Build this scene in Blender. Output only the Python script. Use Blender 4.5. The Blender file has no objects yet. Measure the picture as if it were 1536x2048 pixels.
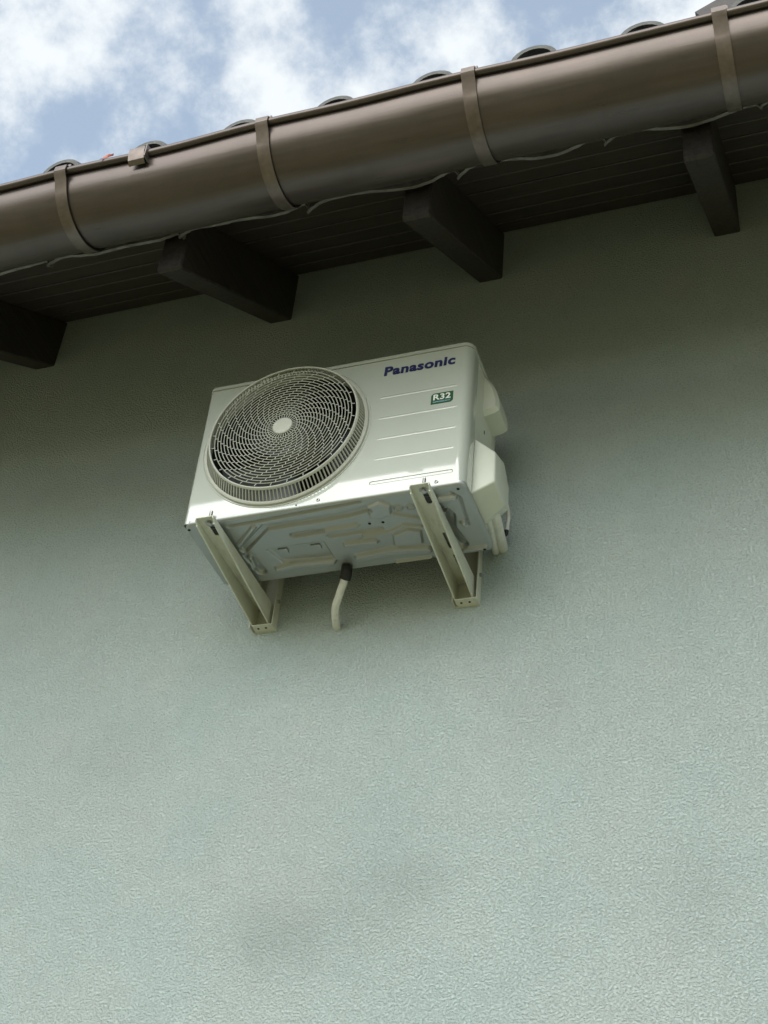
import bpy, bmesh, math, random
from mathutils import Vector, Matrix
random.seed(7)
scene = bpy.context.scene
C = scene.collection
PI = math.pi

# ------------------------------------------------------------------ camera
R = ((0.9434074, -0.3001805, 0.1409755), (0.3214801, 0.7233816, -0.6110398), (0.0814431, 0.6217803, 0.7789456))
cam_d = bpy.data.cameras.new("camera")
cam = bpy.data.objects.new("camera", cam_d)
C.objects.link(cam)
m = Matrix.Identity(4)
for i in range(3):
    m[i][0], m[i][1], m[i][2] = R[i][0], R[i][2], -R[i][1]
m.translation = (1.668193, -2.642319, -2.327219)
cam.matrix_world = m
cam_d.sensor_fit = 'VERTICAL'
cam_d.sensor_height = 36.0
cam_d.sensor_width = 27.0
cam_d.lens = 2905.685 / 2048 * 36.0
cam_d.clip_start = 0.05
cam_d.clip_end = 2000
scene.camera = cam

# ------------------------------------------------------------------ sky, sun, exposure
SUN_EL, SUN_AZ = math.radians(36), math.radians(187)      # azimuth clockwise from +Y (towards the wall)
SUN_STRENGTH, SUN_ANGLE = 1.34, math.radians(64)
SKY_STRENGTH = 0.14
EXPOSURE = 0.78

world = bpy.data.worlds.new("World")
scene.world = world
world.use_nodes = True
wn = world.node_tree
for n in list(wn.nodes):
    wn.nodes.remove(n)
def W(t, **kw):
    n = wn.nodes.new(t)
    for k, v in kw.items():
        setattr(n, k, v)
    return n
out = W('ShaderNodeOutputWorld')
bg = W('ShaderNodeBackground')
bg.inputs['Strength'].default_value = SKY_STRENGTH
sky = W('ShaderNodeTexSky')
sky.sky_type = 'NISHITA'
sky.sun_disc = False
sky.sun_elevation = SUN_EL
sky.sun_rotation = SUN_AZ
sky.air_density = 1.0
sky.dust_density = 1.5
sky.ozone_density = 0.35
tc = W('ShaderNodeTexCoord')
nz = W('ShaderNodeTexNoise')
nz.inputs['Scale'].default_value = 9.0
nz.inputs['Detail'].default_value = 10
nz.inputs['Roughness'].default_value = 0.60
nz.inputs['Distortion'].default_value = 0.0
wn.links.new(tc.outputs['Generated'], nz.inputs['Vector'])
rmp = W('ShaderNodeMapRange')
rmp.inputs['From Min'].default_value = 0.41
rmp.inputs['From Max'].default_value = 0.615
rmp.clamp = True
rmp.inputs['To Min'].default_value = 0.30
rmp.interpolation_type = 'SMOOTHSTEP'
wn.links.new(nz.outputs['Fac'], rmp.inputs['Value'])
mixc = W('ShaderNodeMix', data_type='RGBA')
mixc.inputs['B'].default_value = (3.9, 4.12, 4.25, 1)
wn.links.new(rmp.outputs['Result'], mixc.inputs['Factor'])
tint = W('ShaderNodeVectorMath', operation='MULTIPLY')
tint.inputs[1].default_value = (0.93, 1.08, 1.06)
wn.links.new(sky.outputs['Color'], tint.inputs[0])
wn.links.new(tint.outputs['Vector'], mixc.inputs['A'])
wn.links.new(mixc.outputs['Result'], bg.inputs['Color'])
wn.links.new(bg.outputs[0], out.inputs['Surface'])

sun_d = bpy.data.lights.new("sun", 'SUN')
sun_d.energy = SUN_STRENGTH
sun_d.angle = SUN_ANGLE
sun_d.color = (1.0, 0.97, 0.93)
sun = bpy.data.objects.new("sun", sun_d)
C.objects.link(sun)
sdir = Vector((math.sin(SUN_AZ) * math.cos(SUN_EL), math.cos(SUN_AZ) * math.cos(SUN_EL), math.sin(SUN_EL)))
sun.rotation_euler = sdir.to_track_quat('Z', 'Y').to_euler()
sun.location = sdir * 20

scene.render.engine = 'CYCLES'
scene.view_settings.view_transform = 'Standard'
scene.view_settings.look = 'None'
scene.view_settings.gamma = 1
scene.view_settings.use_curve_mapping = False
scene.view_settings.exposure = EXPOSURE

# ------------------------------------------------------------------ helpers
def link(o, parent=None):
    C.objects.link(o)
    if parent is not None:
        o.parent = parent
    return o

def thing(name, label, cat, loc=(0, 0, 0), group=None):
    o = bpy.data.objects.new(name, None)
    o.empty_display_size = 0.05
    C.objects.link(o)
    o.location = loc
    o['label'] = label
    o['category'] = cat
    if group:
        o['group'] = group
    o['_loc'] = loc
    return o

def obj(name, bm, mat, parent=None, smooth=None, kind=None):
    """link a bmesh given in world coordinates as ONE object"""
    me = bpy.data.meshes.new(name)
    bmesh.ops.recalc_face_normals(bm, faces=bm.faces)
    bm.to_mesh(me)
    bm.free()
    if mat is not None:
        me.materials.append(mat)
    o = bpy.data.objects.new(name, me)
    C.objects.link(o)
    place(o, parent)
    if smooth is not None:
        shade(me, smooth)
    if kind:
        o['kind'] = kind
    return o

def origin_of(p):
    v = Vector((0, 0, 0))
    while p is not None:
        v += p.location
        p = p.parent
    return v

def place(o, parent):
    if parent is not None:
        off = origin_of(parent)
        o.parent = parent
        o.data.transform(Matrix.Translation(-off))

def shade(me, angle):
    for p in me.polygons:
        p.use_smooth = True
    me.set_sharp_from_angle(angle=math.radians(angle))

def quad(bm, a, b, c, d):
    return bm.faces.new([bm.verts.new(v) for v in (a, b, c, d)])

def add_box(bm, x0, x1, y0, y1, z0, z1, bevel=0):
    r = bmesh.ops.create_cube(bm, size=1.0)
    vs = r['verts']
    for v in vs:
        v.co = Vector(((x0 + x1) / 2 + v.co.x * (x1 - x0), (y0 + y1) / 2 + v.co.y * (y1 - y0), (z0 + z1) / 2 + v.co.z * (z1 - z0)))
    if bevel:
        es = list({e for v in vs for e in v.link_edges})
        bmesh.ops.bevel(bm, geom=es, offset=bevel, segments=2, affect='EDGES', profile=0.5)

def add_hull8(bm, bottom, top):
    b = [bm.verts.new(v) for v in bottom]
    t = [bm.verts.new(v) for v in top]
    bm.faces.new(b[::-1]); bm.faces.new(t)
    n = len(b)
    for i in range(n):
        bm.faces.new((b[i], b[(i + 1) % n], t[(i + 1) % n], t[i]))

def prism_x(bm, prof, x0, x1):
    """closed (y,z) profile extruded along x"""
    add_hull8(bm, [(x0, y, z) for y, z in prof], [(x1, y, z) for y, z in prof])

def prism_z(bm, prof, z0, z1):
    add_hull8(bm, [(x, y, z0) for x, y in prof], [(x, y, z1) for x, y in prof])

def sweep(bm, path, rad, seg=10, caps=True, closed=False):
    """tube along points; rad a number or list"""
    P = [Vector(p) for p in path]
    n = len(P)
    rings = []
    up = None
    for i in range(n):
        if closed:
            t = (P[(i + 1) % n] - P[(i - 1) % n]).normalized()
        else:
            t = (P[min(i + 1, n - 1)] - P[max(i - 1, 0)]).normalized()
        if up is None:
            up = Vector((0, 0, 1)) if abs(t.z) < 0.9 else Vector((1, 0, 0))
        u = (up - t * up.dot(t)).normalized()
        up = u
        w = t.cross(u)
        r = rad[i] if isinstance(rad, (list, tuple)) else rad
        rings.append([bm.verts.new(P[i] + (u * math.cos(2 * PI * k / seg) + w * math.sin(2 * PI * k / seg)) * r) for k in range(seg)])
    for i in range(n if closed else n - 1):
        a, b = rings[i], rings[(i + 1) % n]
        for k in range(seg):
            bm.faces.new((a[k], a[(k + 1) % seg], b[(k + 1) % seg], b[k]))
    if caps and not closed:
        bm.faces.new(rings[0][::-1]); bm.faces.new(rings[-1])

def lathe_y(bm, prof, cx, cz, seg=48, closed=False):
    """(r, y) profile turned about the y axis through (cx, cz)"""
    rings = []
    for r, y in prof:
        rings.append([bm.verts.new((cx + r * math.cos(2 * PI * k / seg), y, cz + r * math.sin(2 * PI * k / seg))) for k in range(seg)])
    n = len(rings)
    for i in range(n if closed else n - 1):
        a, b = rings[i], rings[(i + 1) % n]
        for k in range(seg):
            bm.faces.new((a[k], a[(k + 1) % seg], b[(k + 1) % seg], b[k]))
    return rings

def smooth_path(pts, n=8):
    P = [Vector(p) for p in pts]
    P = [2 * P[0] - P[1]] + P + [2 * P[-1] - P[-2]]
    res = []
    for i in range(1, len(P) - 2):
        for k in range(n):
            t = k / n
            a, b, c, d = P[i - 1], P[i], P[i + 1], P[i + 2]
            res.append(0.5 * ((2 * b) + (c - a) * t + (2 * a - 5 * b + 4 * c - d) * t * t + (3 * b - a - 3 * c + d) * t ** 3))
    res.append(P[-2])
    return res

# ------------------------------------------------------------------ materials
def mat(name, color, rough=0.5, metal=0.0, coat=0.0, coat_rough=0.03, coat_ior=1.5, var=0.0, var_scale=8.0,
        bump=0.0, bump_scale=200.0, detail=4, stretch=None, dirt=None, spec=0.5, rough_var=0.0):
    mt = bpy.data.materials.new(name)
    mt.use_nodes = True
    nt = mt.node_tree
    b = nt.nodes['Principled BSDF']
    b.inputs['Roughness'].default_value = rough
    b.inputs['Metallic'].default_value = metal
    b.inputs['Specular IOR Level'].default_value = spec
    if coat:
        b.inputs['Coat Weight'].default_value = coat
        b.inputs['Coat Roughness'].default_value = coat_rough
        b.inputs['Coat IOR'].default_value = coat_ior
    t = nt.nodes.new('ShaderNodeTexCoord')
    vec = t.outputs['Object']
    if stretch:
        mp = nt.nodes.new('ShaderNodeMapping')
        mp.inputs['Scale'].default_value = stretch
        nt.links.new(vec, mp.inputs['Vector'])
        vec = mp.outputs['Vector']
    col = None
    if var:
        nzz = nt.nodes.new('ShaderNodeTexNoise')
        nzz.inputs['Scale'].default_value = var_scale
        nzz.inputs['Detail'].default_value = detail
        nzz.inputs['Roughness'].default_value = 0.6
        nt.links.new(vec, nzz.inputs['Vector'])
        mp2 = nt.nodes.new('ShaderNodeMapRange')
        mp2.inputs['From Min'].default_value = 0.3
        mp2.inputs['From Max'].default_value = 0.7
        mp2.inputs['To Min'].default_value = 1 - var
        mp2.inputs['To Max'].default_value = 1 + var
        nt.links.new(nzz.outputs['Fac'], mp2.inputs['Value'])
        vm = nt.nodes.new('ShaderNodeVectorMath'); vm.operation = 'SCALE'
        vm.inputs[0].default_value = color
        nt.links.new(mp2.outputs['Result'], vm.inputs['Scale'])
        col = vm.outputs['Vector']
        if rough_var:
            mr = nt.nodes.new('ShaderNodeMapRange')
            mr.inputs['From Min'].default_value = 0.3
            mr.inputs['From Max'].default_value = 0.7
            mr.inputs['To Min'].default_value = rough - rough_var
            mr.inputs['To Max'].default_value = rough + rough_var
            nt.links.new(nzz.outputs['Fac'], mr.inputs['Value'])
            nt.links.new(mr.outputs['Result'], b.inputs['Roughness'])
    if dirt:
        dcol, dscale, d0, d1, damt, dstretch = dirt
        mp3 = nt.nodes.new('ShaderNodeMapping')
        mp3.inputs['Scale'].default_value = dstretch
        nt.links.new(t.outputs['Object'], mp3.inputs['Vector'])
        n3 = nt.nodes.new('ShaderNodeTexNoise')
        n3.inputs['Scale'].default_value = dscale
        n3.inputs['Detail'].default_value = 6
        n3.inputs['Roughness'].default_value = 0.65
        nt.links.new(mp3.outputs['Vector'], n3.inputs['Vector'])
        m3 = nt.nodes.new('ShaderNodeMapRange')
        m3.inputs['From Min'].default_value = d0
        m3.inputs['From Max'].default_value = d1
        m3.inputs['To Min'].default_value = 0
        m3.inputs['To Max'].default_value = damt
        nt.links.new(n3.outputs['Fac'], m3.inputs['Value'])
        mxx = nt.nodes.new('ShaderNodeMix'); mxx.data_type = 'RGBA'
        if col is not None:
            nt.links.new(col, mxx.inputs['A'])
        else:
            mxx.inputs['A'].default_value = (*color, 1)
        mxx.inputs['B'].default_value = (*dcol, 1)
        nt.links.new(m3.outputs['Result'], mxx.inputs['Factor'])
        col = mxx.outputs['Result']
    if col is not None:
        nt.links.new(col, b.inputs['Base Color'])
    else:
        b.inputs['Base Color'].default_value = (*color, 1)
    if bump:
        nb = nt.nodes.new('ShaderNodeTexNoise')
        nb.inputs['Scale'].default_value = bump_scale
        nb.inputs['Detail'].default_value = 3
        nt.links.new(vec, nb.inputs['Vector'])
        bp = nt.nodes.new('ShaderNodeBump')
        bp.inputs['Strength'].default_value = 1.0
        bp.inputs['Distance'].default_value = bump
        nt.links.new(nb.outputs['Fac'], bp.inputs['Height'])
        nt.links.new(bp.outputs['Normal'], b.inputs['Normal'])
    return mt

SMUDGES = [(-0.747, 2.965, 0.115, 0.15), (-0.454, 3.084, 0.10, 0.11), (-0.588, 3.024, 0.17, 0.06), (-1.32, 3.50, 0.12, 0.06), (-0.108, 3.518, 0.14, 0.05), (0.225, 2.997, 0.12, 0.06)]
def stucco():
    mt = bpy.data.materials.new('mint_render')
    mt.use_nodes = True
    nt = mt.node_tree
    L = nt.links.new
    b = nt.nodes['Principled BSDF']
    b.inputs['Roughness'].default_value = 0.9
    b.inputs['Specular IOR Level'].default_value = 0.2
    t = nt.nodes.new('ShaderNodeTexCoord')
    def noise(scale, detail, rough=0.5, dist=0.0):
        n = nt.nodes.new('ShaderNodeTexNoise')
        n.inputs['Scale'].default_value = scale
        n.inputs['Detail'].default_value = detail
        n.inputs['Roughness'].default_value = rough
        n.inputs['Distortion'].default_value = dist
        L(t.outputs['Object'], n.inputs['Vector'])
        return n.outputs['Fac']
    def remap(s, a, bb, c, d):
        n = nt.nodes.new('ShaderNodeMapRange')
        n.inputs['From Min'].default_value = a; n.inputs['From Max'].default_value = bb
        n.inputs['To Min'].default_value = c; n.inputs['To Max'].default_value = d
        L(s, n.inputs['Value'])
        return n.outputs['Result']
    def math2(op, a, bb):
        n = nt.nodes.new('ShaderNodeMath'); n.operation = op
        for i, q in enumerate((a, bb)):
            if isinstance(q, (int, float)):
                n.inputs[i].default_value = q
            else:
                L(q, n.inputs[i])
        return n.outputs[0]
    grain = noise(170, 3.0, 0.62, 0.25)
    fine = noise(420, 2.0)
    # floated render: rounded grains with small worm-like pits between them
    pits = remap(grain, 0.33, 0.60, 0.0, 1.0)
    h = math2('ADD', math2('MULTIPLY', pits, 0.55), math2('ADD', math2('MULTIPLY', grain, 0.8), math2('MULTIPLY', fine, 0.6)))
    bp = nt.nodes.new('ShaderNodeBump')
    bp.inputs['Strength'].default_value = 1.0
    bp.inputs['Distance'].default_value = 0.0062
    L(h, bp.inputs['Height'])
    L(bp.outputs['Normal'], b.inputs['Normal'])
    big = remap(noise(1.7, 3, 0.5), 0.3, 0.7, 0.97, 1.03)
    med = remap(noise(14, 4, 0.6), 0.3, 0.7, 0.97, 1.03)
    # a few soft darker smudges, each at its own spot on the wall (x, z from the house origin, size, strength)
    smudge = None
    warp = remap(noise(9, 3, 0.5), 0.3, 0.7, -0.03, 0.03)
    sep = nt.nodes.new('ShaderNodeSeparateXYZ')
    L(t.outputs['Object'], sep.inputs[0])
    for (sx, sz, size, k) in SMUDGES:
        ax = math2('ADD', math2('SUBTRACT', sep.outputs['X'], sx), warp)
        az = math2('ADD', math2('SUBTRACT', sep.outputs['Z'], sz), warp)
        d2 = math2('ADD', math2('MULTIPLY', ax, ax), math2('MULTIPLY', math2('MULTIPLY', az, az), 1.3))
        g_ = math2('SUBTRACT', 1.0, math2('MULTIPLY', math2('POWER', 2.718, math2('MULTIPLY', d2, -1.0 / (size * size))), k))
        smudge = g_ if smudge is None else math2('MULTIPLY', smudge, g_)
    pitc = remap(grain, 0.30, 0.52, 0.84, 1.03)
    speck = remap(noise(210, 1.5), 0.28, 0.40, 0.78, 1.0)
    k = math2('MULTIPLY', math2('MULTIPLY', big, med), math2('MULTIPLY', math2('MULTIPLY', smudge, speck), pitc))
    hue = nt.nodes.new('ShaderNodeMix'); hue.data_type = 'RGBA'
    L(remap(noise(3.1, 3, 0.5), 0.35, 0.65, 0, 1), hue.inputs['Factor'])
    hue.inputs['A'].default_value = (0.555, 0.655, 0.645, 1)
    hue.inputs['B'].default_value = (0.590, 0.665, 0.650, 1)
    vm = nt.nodes.new('ShaderNodeVectorMath'); vm.operation = 'SCALE'
    L(hue.outputs['Result'], vm.inputs[0]); L(k, vm.inputs['Scale'])
    L(vm.outputs['Vector'], b.inputs['Base Color'])
    return mt

M_wall = stucco()
M_wood = mat('dark_brown_timber', (0.050, 0.040, 0.036), 0.5, var=0.35, var_scale=6, stretch=(0.6, 14, 14), bump=0.0012, bump_scale=22)
M_rafter = mat('dark_stained_rafter', (0.032, 0.026, 0.023), 0.6, var=0.5, var_scale=6, stretch=(14, 1.0, 14), bump=0.0022, bump_scale=22)
M_tile = mat('grey_concrete_tile', (0.15, 0.15, 0.145), 0.85, var=0.25, var_scale=40, bump=0.002, bump_scale=160)
M_deck = mat('roof_membrane', (0.05, 0.05, 0.05), 0.9, var=0.2)
M_flash = mat('grey_flashing', (0.20, 0.19, 0.18), 0.55, metal=0.3, var=0.3, var_scale=30, bump=0.001, bump_scale=90)
M_gutter = mat('brown_coated_metal', (0.118, 0.098, 0.090), 0.32, metal=0.75, var=0.10, var_scale=9, stretch=(0.5, 6, 6), rough_var=0.05,
               dirt=((0.085, 0.074, 0.068), 6, 0.45, 0.75, 0.5, (1.6, 1.0, 1.0)), bump=0.0005, bump_scale=7)
M_strap = mat('brown_strap_metal', (0.170, 0.140, 0.124), 0.36, metal=0.7, var=0.2, var_scale=30)
M_casing = mat('cream_painted_steel', (0.490, 0.528, 0.480), 0.42, coat=1.0, coat_rough=0.035, coat_ior=1.95, var=0.03, var_scale=5,
               dirt=((0.42, 0.40, 0.33), 16, 0.60, 0.80, 0.35, (1, 1, 0.35)), bump=0.00025, bump_scale=60)
M_plastic = mat('cream_plastic', (0.50, 0.515, 0.455), 0.42, var=0.05, var_scale=20, dirt=((0.36, 0.33, 0.25), 20, 0.58, 0.8, 0.35, (1, 1, 0.4)))
M_cover = mat('aged_white_plastic', (0.59, 0.62, 0.545), 0.38, var=0.05, var_scale=12, dirt=((0.42, 0.39, 0.28), 18, 0.58, 0.8, 0.3, (1, 1, 0.4)))
M_galv = mat('galvanised_steel', (0.385, 0.405, 0.395), 0.34, metal=0.6, var=0.04, var_scale=8, rough_var=0.04)
M_bracket = mat('beige_painted_bracket', (0.63, 0.645, 0.555), 0.4, var=0.06, var_scale=25, dirt=((0.22, 0.19, 0.14), 12, 0.55, 0.78, 0.6, (2, 0.6, 2)))
M_zinc = mat('zinc_bolt', (0.42, 0.42, 0.40), 0.3, metal=0.8, var=0.15, var_scale=120)
M_black = mat('black_rubber', (0.012, 0.012, 0.012), 0.5, var=0.2, var_scale=60)
M_hole = mat('dark_recess', (0.006, 0.006, 0.006), 0.9)
M_fan = mat('grey_fan_plastic', (0.05, 0.06, 0.066), 0.28, var=0.06, var_scale=10)
M_coil = mat('dark_coil_fins', (0.008, 0.008, 0.008), 0.6, metal=0.0, var=0.2, var_scale=300)
M_hose = mat('white_tape_hose', (0.70, 0.71, 0.66), 0.5, var=0.08, var_scale=50, dirt=((0.2, 0.19, 0.15), 40, 0.6, 0.75, 0.6, (1, 1, 1)), bump=0.001, bump_scale=120)
M_blue = mat('blue_print', (0.012, 0.018, 0.10), 0.4)
M_green = mat('green_label', (0.008, 0.075, 0.024), 0.7)
M_white = mat('white_print', (0.75, 0.78, 0.74), 0.5)
M_cyan = mat('pale_blue_print', (0.25, 0.45, 0.55), 0.5)
M_red = mat('red_scrap', (0.55, 0.17, 0.12), 0.6, var=0.3, var_scale=60)
M_grass = mat('dry_grass', (0.275, 0.248, 0.120), 0.9, var=0.35, var_scale=3, bump=0.03, bump_scale=40)

# ------------------------------------------------------------------ ground
GZ = -3.95
bm = bmesh.new()
quad(bm, (-400, -800, GZ), (400, -800, GZ), (400, 60, GZ), (-400, 60, GZ))
g = obj('ground', bm, M_grass)
g['kind'] = 'structure'

# ------------------------------------------------------------------ house
WY = 0.40                                   # wall plane
S = 0.709                                   # roof slope
def zb(y):                                  # underside of the eave boards
    return 1.415 + S * (y - WY)
HX0, HX1 = -4.2, 6.2
house = thing('house', 'house with pale mint rough rendered wall, dark timber eaves and tiled roof', 'house', (1.0, WY, GZ))
bm = bmesh.new()
quad(bm, (HX0, WY, GZ - 0.1), (HX1, WY, GZ - 0.1), (HX1, WY, 1.425), (HX0, WY, 1.425))
quad(bm, (HX0, WY, GZ - 0.1), (HX0, WY, 1.425), (HX0, 7.5, 1.425), (HX0, 7.5, GZ - 0.1))
quad(bm, (HX1, WY, GZ - 0.1), (HX1, 7.5, GZ - 0.1), (HX1, 7.5, 1.425), (HX1, WY, 1.425))
quad(bm, (HX0, 7.5, GZ - 0.1), (HX0, 7.5, 1.425), (HX1, 7.5, 1.425), (HX1, 7.5, GZ - 0.1))
bmesh.ops.remove_doubles(bm, verts=bm.verts, dist=1e-5)
obj('wall', bm, M_wall, house)

# eave boards, each its own
bw = 0.118
n_boards = 7
y_front = -0.292
cosS = 1 / math.sqrt(1 + S * S)
step = (WY - 0.002 - y_front) / n_boards
proto_board = None
for i in range(n_boards):
    y0 = y_front + i * step + 0.0022
    y1 = y_front + (i + 1) * step - 0.0022
    t = 0.022
    jig = random.uniform(-0.0015, 0.0015)
    z0, z1 = zb(y0) + jig, zb(y1) + jig
    c = 0.004
    prof = [(y0, z0 + t), (y0, z0 + c), (y0 + c, z0 + c * S), (y1 - c, z1 - c * S), (y1, z1 + c), (y1, z1 + t)]
    bm = bmesh.new()
    prism_x(bm, prof, HX0 + 0.05, HX1 - 0.05)
    obj('eave_board', bm, M_wood, house)

# rafters with plumb cut tails
tail_y = -0.288
rw = 0.078
for xr in (-2.39, -1.655, -0.915, -0.003, 0.731, 1.483, 2.235, 2.985):
    x0, x1 = xr - rw, xr
    d = 0.222
    prof = [(tail_y, zb(tail_y) - 0.0008), (tail_y, zb(tail_y) - d + 0.012), (tail_y + 0.012, zb(tail_y) - d + 0.008), (WY + 0.1, zb(WY + 0.1) - d), (WY + 0.1, zb(WY + 0.1) - 0.0008)]
    bm = bmesh.new()
    prism_x(bm, prof, x0, x1)
    bmesh.ops.bevel(bm, geom=[e for e in bm.edges if abs(e.verts[0].co.x - e.verts[1].co.x) < 1e-6], offset=0.004, segments=1, affect='EDGES')
    obj('rafter', bm, M_rafter, house)

# roof deck
bm = bmesh.new()
prism_x(bm, [(-0.40, zb(-0.40) + 0.024), (4.0, zb(4.0) + 0.024), (4.0, zb(4.0) + 0.05), (-0.40, zb(-0.40) + 0.05)], HX0, HX1)
prism_x(bm, [(4.001, zb(4.0) + 0.024), (8.0, zb(0.0) + 0.024), (8.0, zb(0.0) + 0.05), (4.001, zb(4.0) + 0.05)], HX0, HX1)
obj('roof_deck', bm, M_deck, house)

# pantiles: broad roll plus flat pan; the eave row overhangs the gutter
TP = 0.2682
def tile_profile():
    P = []
    for k in range(13):
        a = PI * k / 12
        P.append((-0.062 * math.cos(a), 0.070 * math.sin(a) ** 0.85))
    P += [(0.075, -0.004), (0.12, -0.006), (0.17, -0.006), (0.205, -0.008), (0.222, -0.004)]
    return P
tile_me = None
TL = 0.42
bm = bmesh.new()
tp = tile_profile()
th = 0.013
def off(P):
    res = []
    for i in range(len(P)):
        a = Vector(P[max(i - 1, 0)]); b = Vector(P[min(i + 1, len(P) - 1)])
        t = (b - a).normalized()
        nrm = Vector((t.y, -t.x))
        res.append((P[i][0] + nrm.x * th, P[i][1] + nrm.y * th))
    return res
inner = off(tp)
loop = tp + inner[::-1]
add_hull8(bm, [(x, 0, z) for x, z in loop], [(x, TL, z + TL * S) for x, z in loop])
bmesh.ops.recalc_face_normals(bm, faces=bm.faces)
tile_me = bpy.data.meshes.new('roof_tile')
bm.to_mesh(tile_me); bm.free()
tile_me.materials.append(M_tile)
shade(tile_me, 40)
hoff = origin_of(house)
rt = random.Random(3)
for row in range(4):
    for col in range(-4, 11):
        x = -0.245 + TP * col
        y = -0.602 + row * 0.34
        z = zb(y) + 0.094 + row * 0.004 + (0.0035 if col % 2 else 0)
        o = bpy.data.objects.new('roof_tile', tile_me)
        C.objects.link(o)
        o.parent = house
        o.location = Vector((x + rt.uniform(-.004, .004), y + rt.uniform(-.006, .004), z + rt.uniform(-.003, .003))) - hoff
        o.rotation_euler = (0, rt.uniform(-.012, .012), rt.uniform(-.01, .01))

# wavy flashing strips hanging behind the gutter
FX = [-1.25, -0.845, -0.44, -0.012, 0.378, 0.812, 1.21, 1.607, 2.0, 2.4]
prof_s = [(0, -.020), (.03, -.004), (.08, .011), (.14, .015), (.25, .009), (.40, -.002), (.55, -.009), (.70, -.010), (.82, -.004), (.90, .006), (.95, .014), (.98, .011), (1.0, -.016)]
def interp(s):
    for (a, va), (b, vb) in zip(prof_s, prof_s[1:]):
        if a <= s <= b:
            t = (s - a) / (b - a); t = t * t * (3 - 2 * t)
            return va + (vb - va) * t
    return prof_s[-1][1]
rf = random.Random(5)
for i in range(len(FX) - 1):
    xa, xb = FX[i], FX[i + 1]
    bm = bmesh.new()
    N = 44
    yc = -0.312 - 0.0035 * (i % 2)
    rows = []
    amp = rf.uniform(0.8, 1.25)
    for k in range(N + 1):
        s = k / N
        x = xa + (xb - xa) * s + (0.006 if k == N else 0)
        w = interp(s) * amp + rf.uniform(-.0007, .0007)
        zl = 0.820 + w
        yb = yc - 0.012 * math.sin(s * PI * 3 + i) * 0.5
        curl = -0.007
        rows.append([bm.verts.new(q) for q in ((x, yb, 1.0), (x, yb, zl + 0.014), (x, yb + curl * 0.4, zl + 0.004), (x, yb + curl, zl),
                                               (x, yb + curl + 0.010, zl + 0.001), (x, yb + 0.012, zl + 0.016), (x, yb + 0.010, 1.0))])
    for a, b in zip(rows, rows[1:]):
        for j in range(6):
            bm.faces.new((a[j], a[j + 1], b[j + 1], b[j]))
        bm.faces.new((a[6], a[0], b[0], b[6]))
    bm.faces.new(rows[0]); bm.faces.new(rows[-1][::-1])
    obj('flashing_strip', bm, M_flash, house, smooth=35)

# dormer whose gable corner shows above the gutter
DY = 0.62
def dormer():
    d = bpy.data.objects.new('dormer', None)
    C.objects.link(d)
    d.parent = house
    d.location = Vector((2.6, DY, 2.0)) - hoff
    x0, z0 = 1.393, 2.748                     # left eave corner, front edge
    xm, pitch = 2.62, 0.56
    zr = z0 + (xm - x0) * pitch
    t = 0.10
    bm = bmesh.new()
    prof = [(x0, z0), (xm, zr), (2 * xm - x0, z0), (2 * xm - x0 - 0.03, z0 - 0.05), (xm, zr - t), (x0 + 0.03, z0 - 0.05)]
    add_hull8(bm, [(x, DY + 0.025, z) for x, z in prof], [(x, DY + 2.2, z) for x, z in prof])
    obj('dormer_roof', bm, M_deck, d)
    for sgn in (1, -1):
        bm = bmesh.new()
        q = [(x0 - 0.004, z0 + 0.012), (xm, zr + 0.012), (xm, zr - 0.10), (x0 + 0.045, z0 - 0.074)]
        if sgn < 0:
            q = [(2 * xm - x, z) for x, z in q][::-1]
        add_hull8(bm, [(x, DY, z) for x, z in q], [(x, DY + 0.024, z) for x, z in q])
        obj('barge_board', bm, M_wood, d)
    bm = bmesh.new()
    q = [(x0 + 0.22, 1.3), (2 * xm - x0 - 0.22, 1.3), (2 * xm - x0 - 0.22, z0 + 0.06), (xm, zr - t - 0.01), (x0 + 0.22, z0 + 0.06)]
    add_hull8(bm, [(x, DY + 0.28, z) for x, z in q], [(x, DY + 2.2, z) for x, z in q])
    obj('dormer_wall', bm, M_wood, d)
dormer()

# ------------------------------------------------------------------ gutter
GY, GZR, GR = -0.545, 0.716, 0.116
gutter = thing('rain_gutter', 'brown half round metal rain gutter with straps along the eaves', 'gutter', (0.7, GY, GZR))
def sag(x):
    return -0.0022 * (1 - math.cos(2 * PI * (x + 0.176) / 0.577)) + 0.0012 * math.sin(x * 3.3)
def gutter_section(x0, x1, r, xs):
    bm = bmesh.new()
    NA = 40
    ring = []
    n = max(2, int((x1 - x0) / 0.04))
    pts = []
    for k in range(NA + 1):
        a = PI + PI * k / NA
        pts.append((r * math.cos(a), r * math.sin(a)))
    inn = [(p[0] * (r - 0.0016) / r, p[1] * (r - 0.0016) / r) for p in pts][::-1]
    prof = pts + inn
    prev = None
    for i in range(n + 1):
        x = x0 + (x1 - x0) * i / n
        wob = 0.0016 * math.sin(x * 5.1 + 1.0) + 0.001 * math.sin(x * 13.0)
        row = []
        for (a, b) in prof:
            yy, zz = GY + a, GZR + b
            if a < 0:
                yy += wob * (-a / r)
            zz += sag(x)
            row.append(bm.verts.new((x, yy, zz)))
        if prev:
            m_ = len(row)
            for j in range(m_):
                bm.faces.new((prev[j], prev[(j + 1) % m_], row[(j + 1) % m_], row[j]))
        prev = row
    return bm
obj('trough', gutter_section(-3.9, 0.083, GR - 0.0022, None), M_gutter, gutter, smooth=40)
obj('trough', gutter_section(0.030, 5.9, GR, None), M_gutter, gutter, smooth=40)
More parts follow.
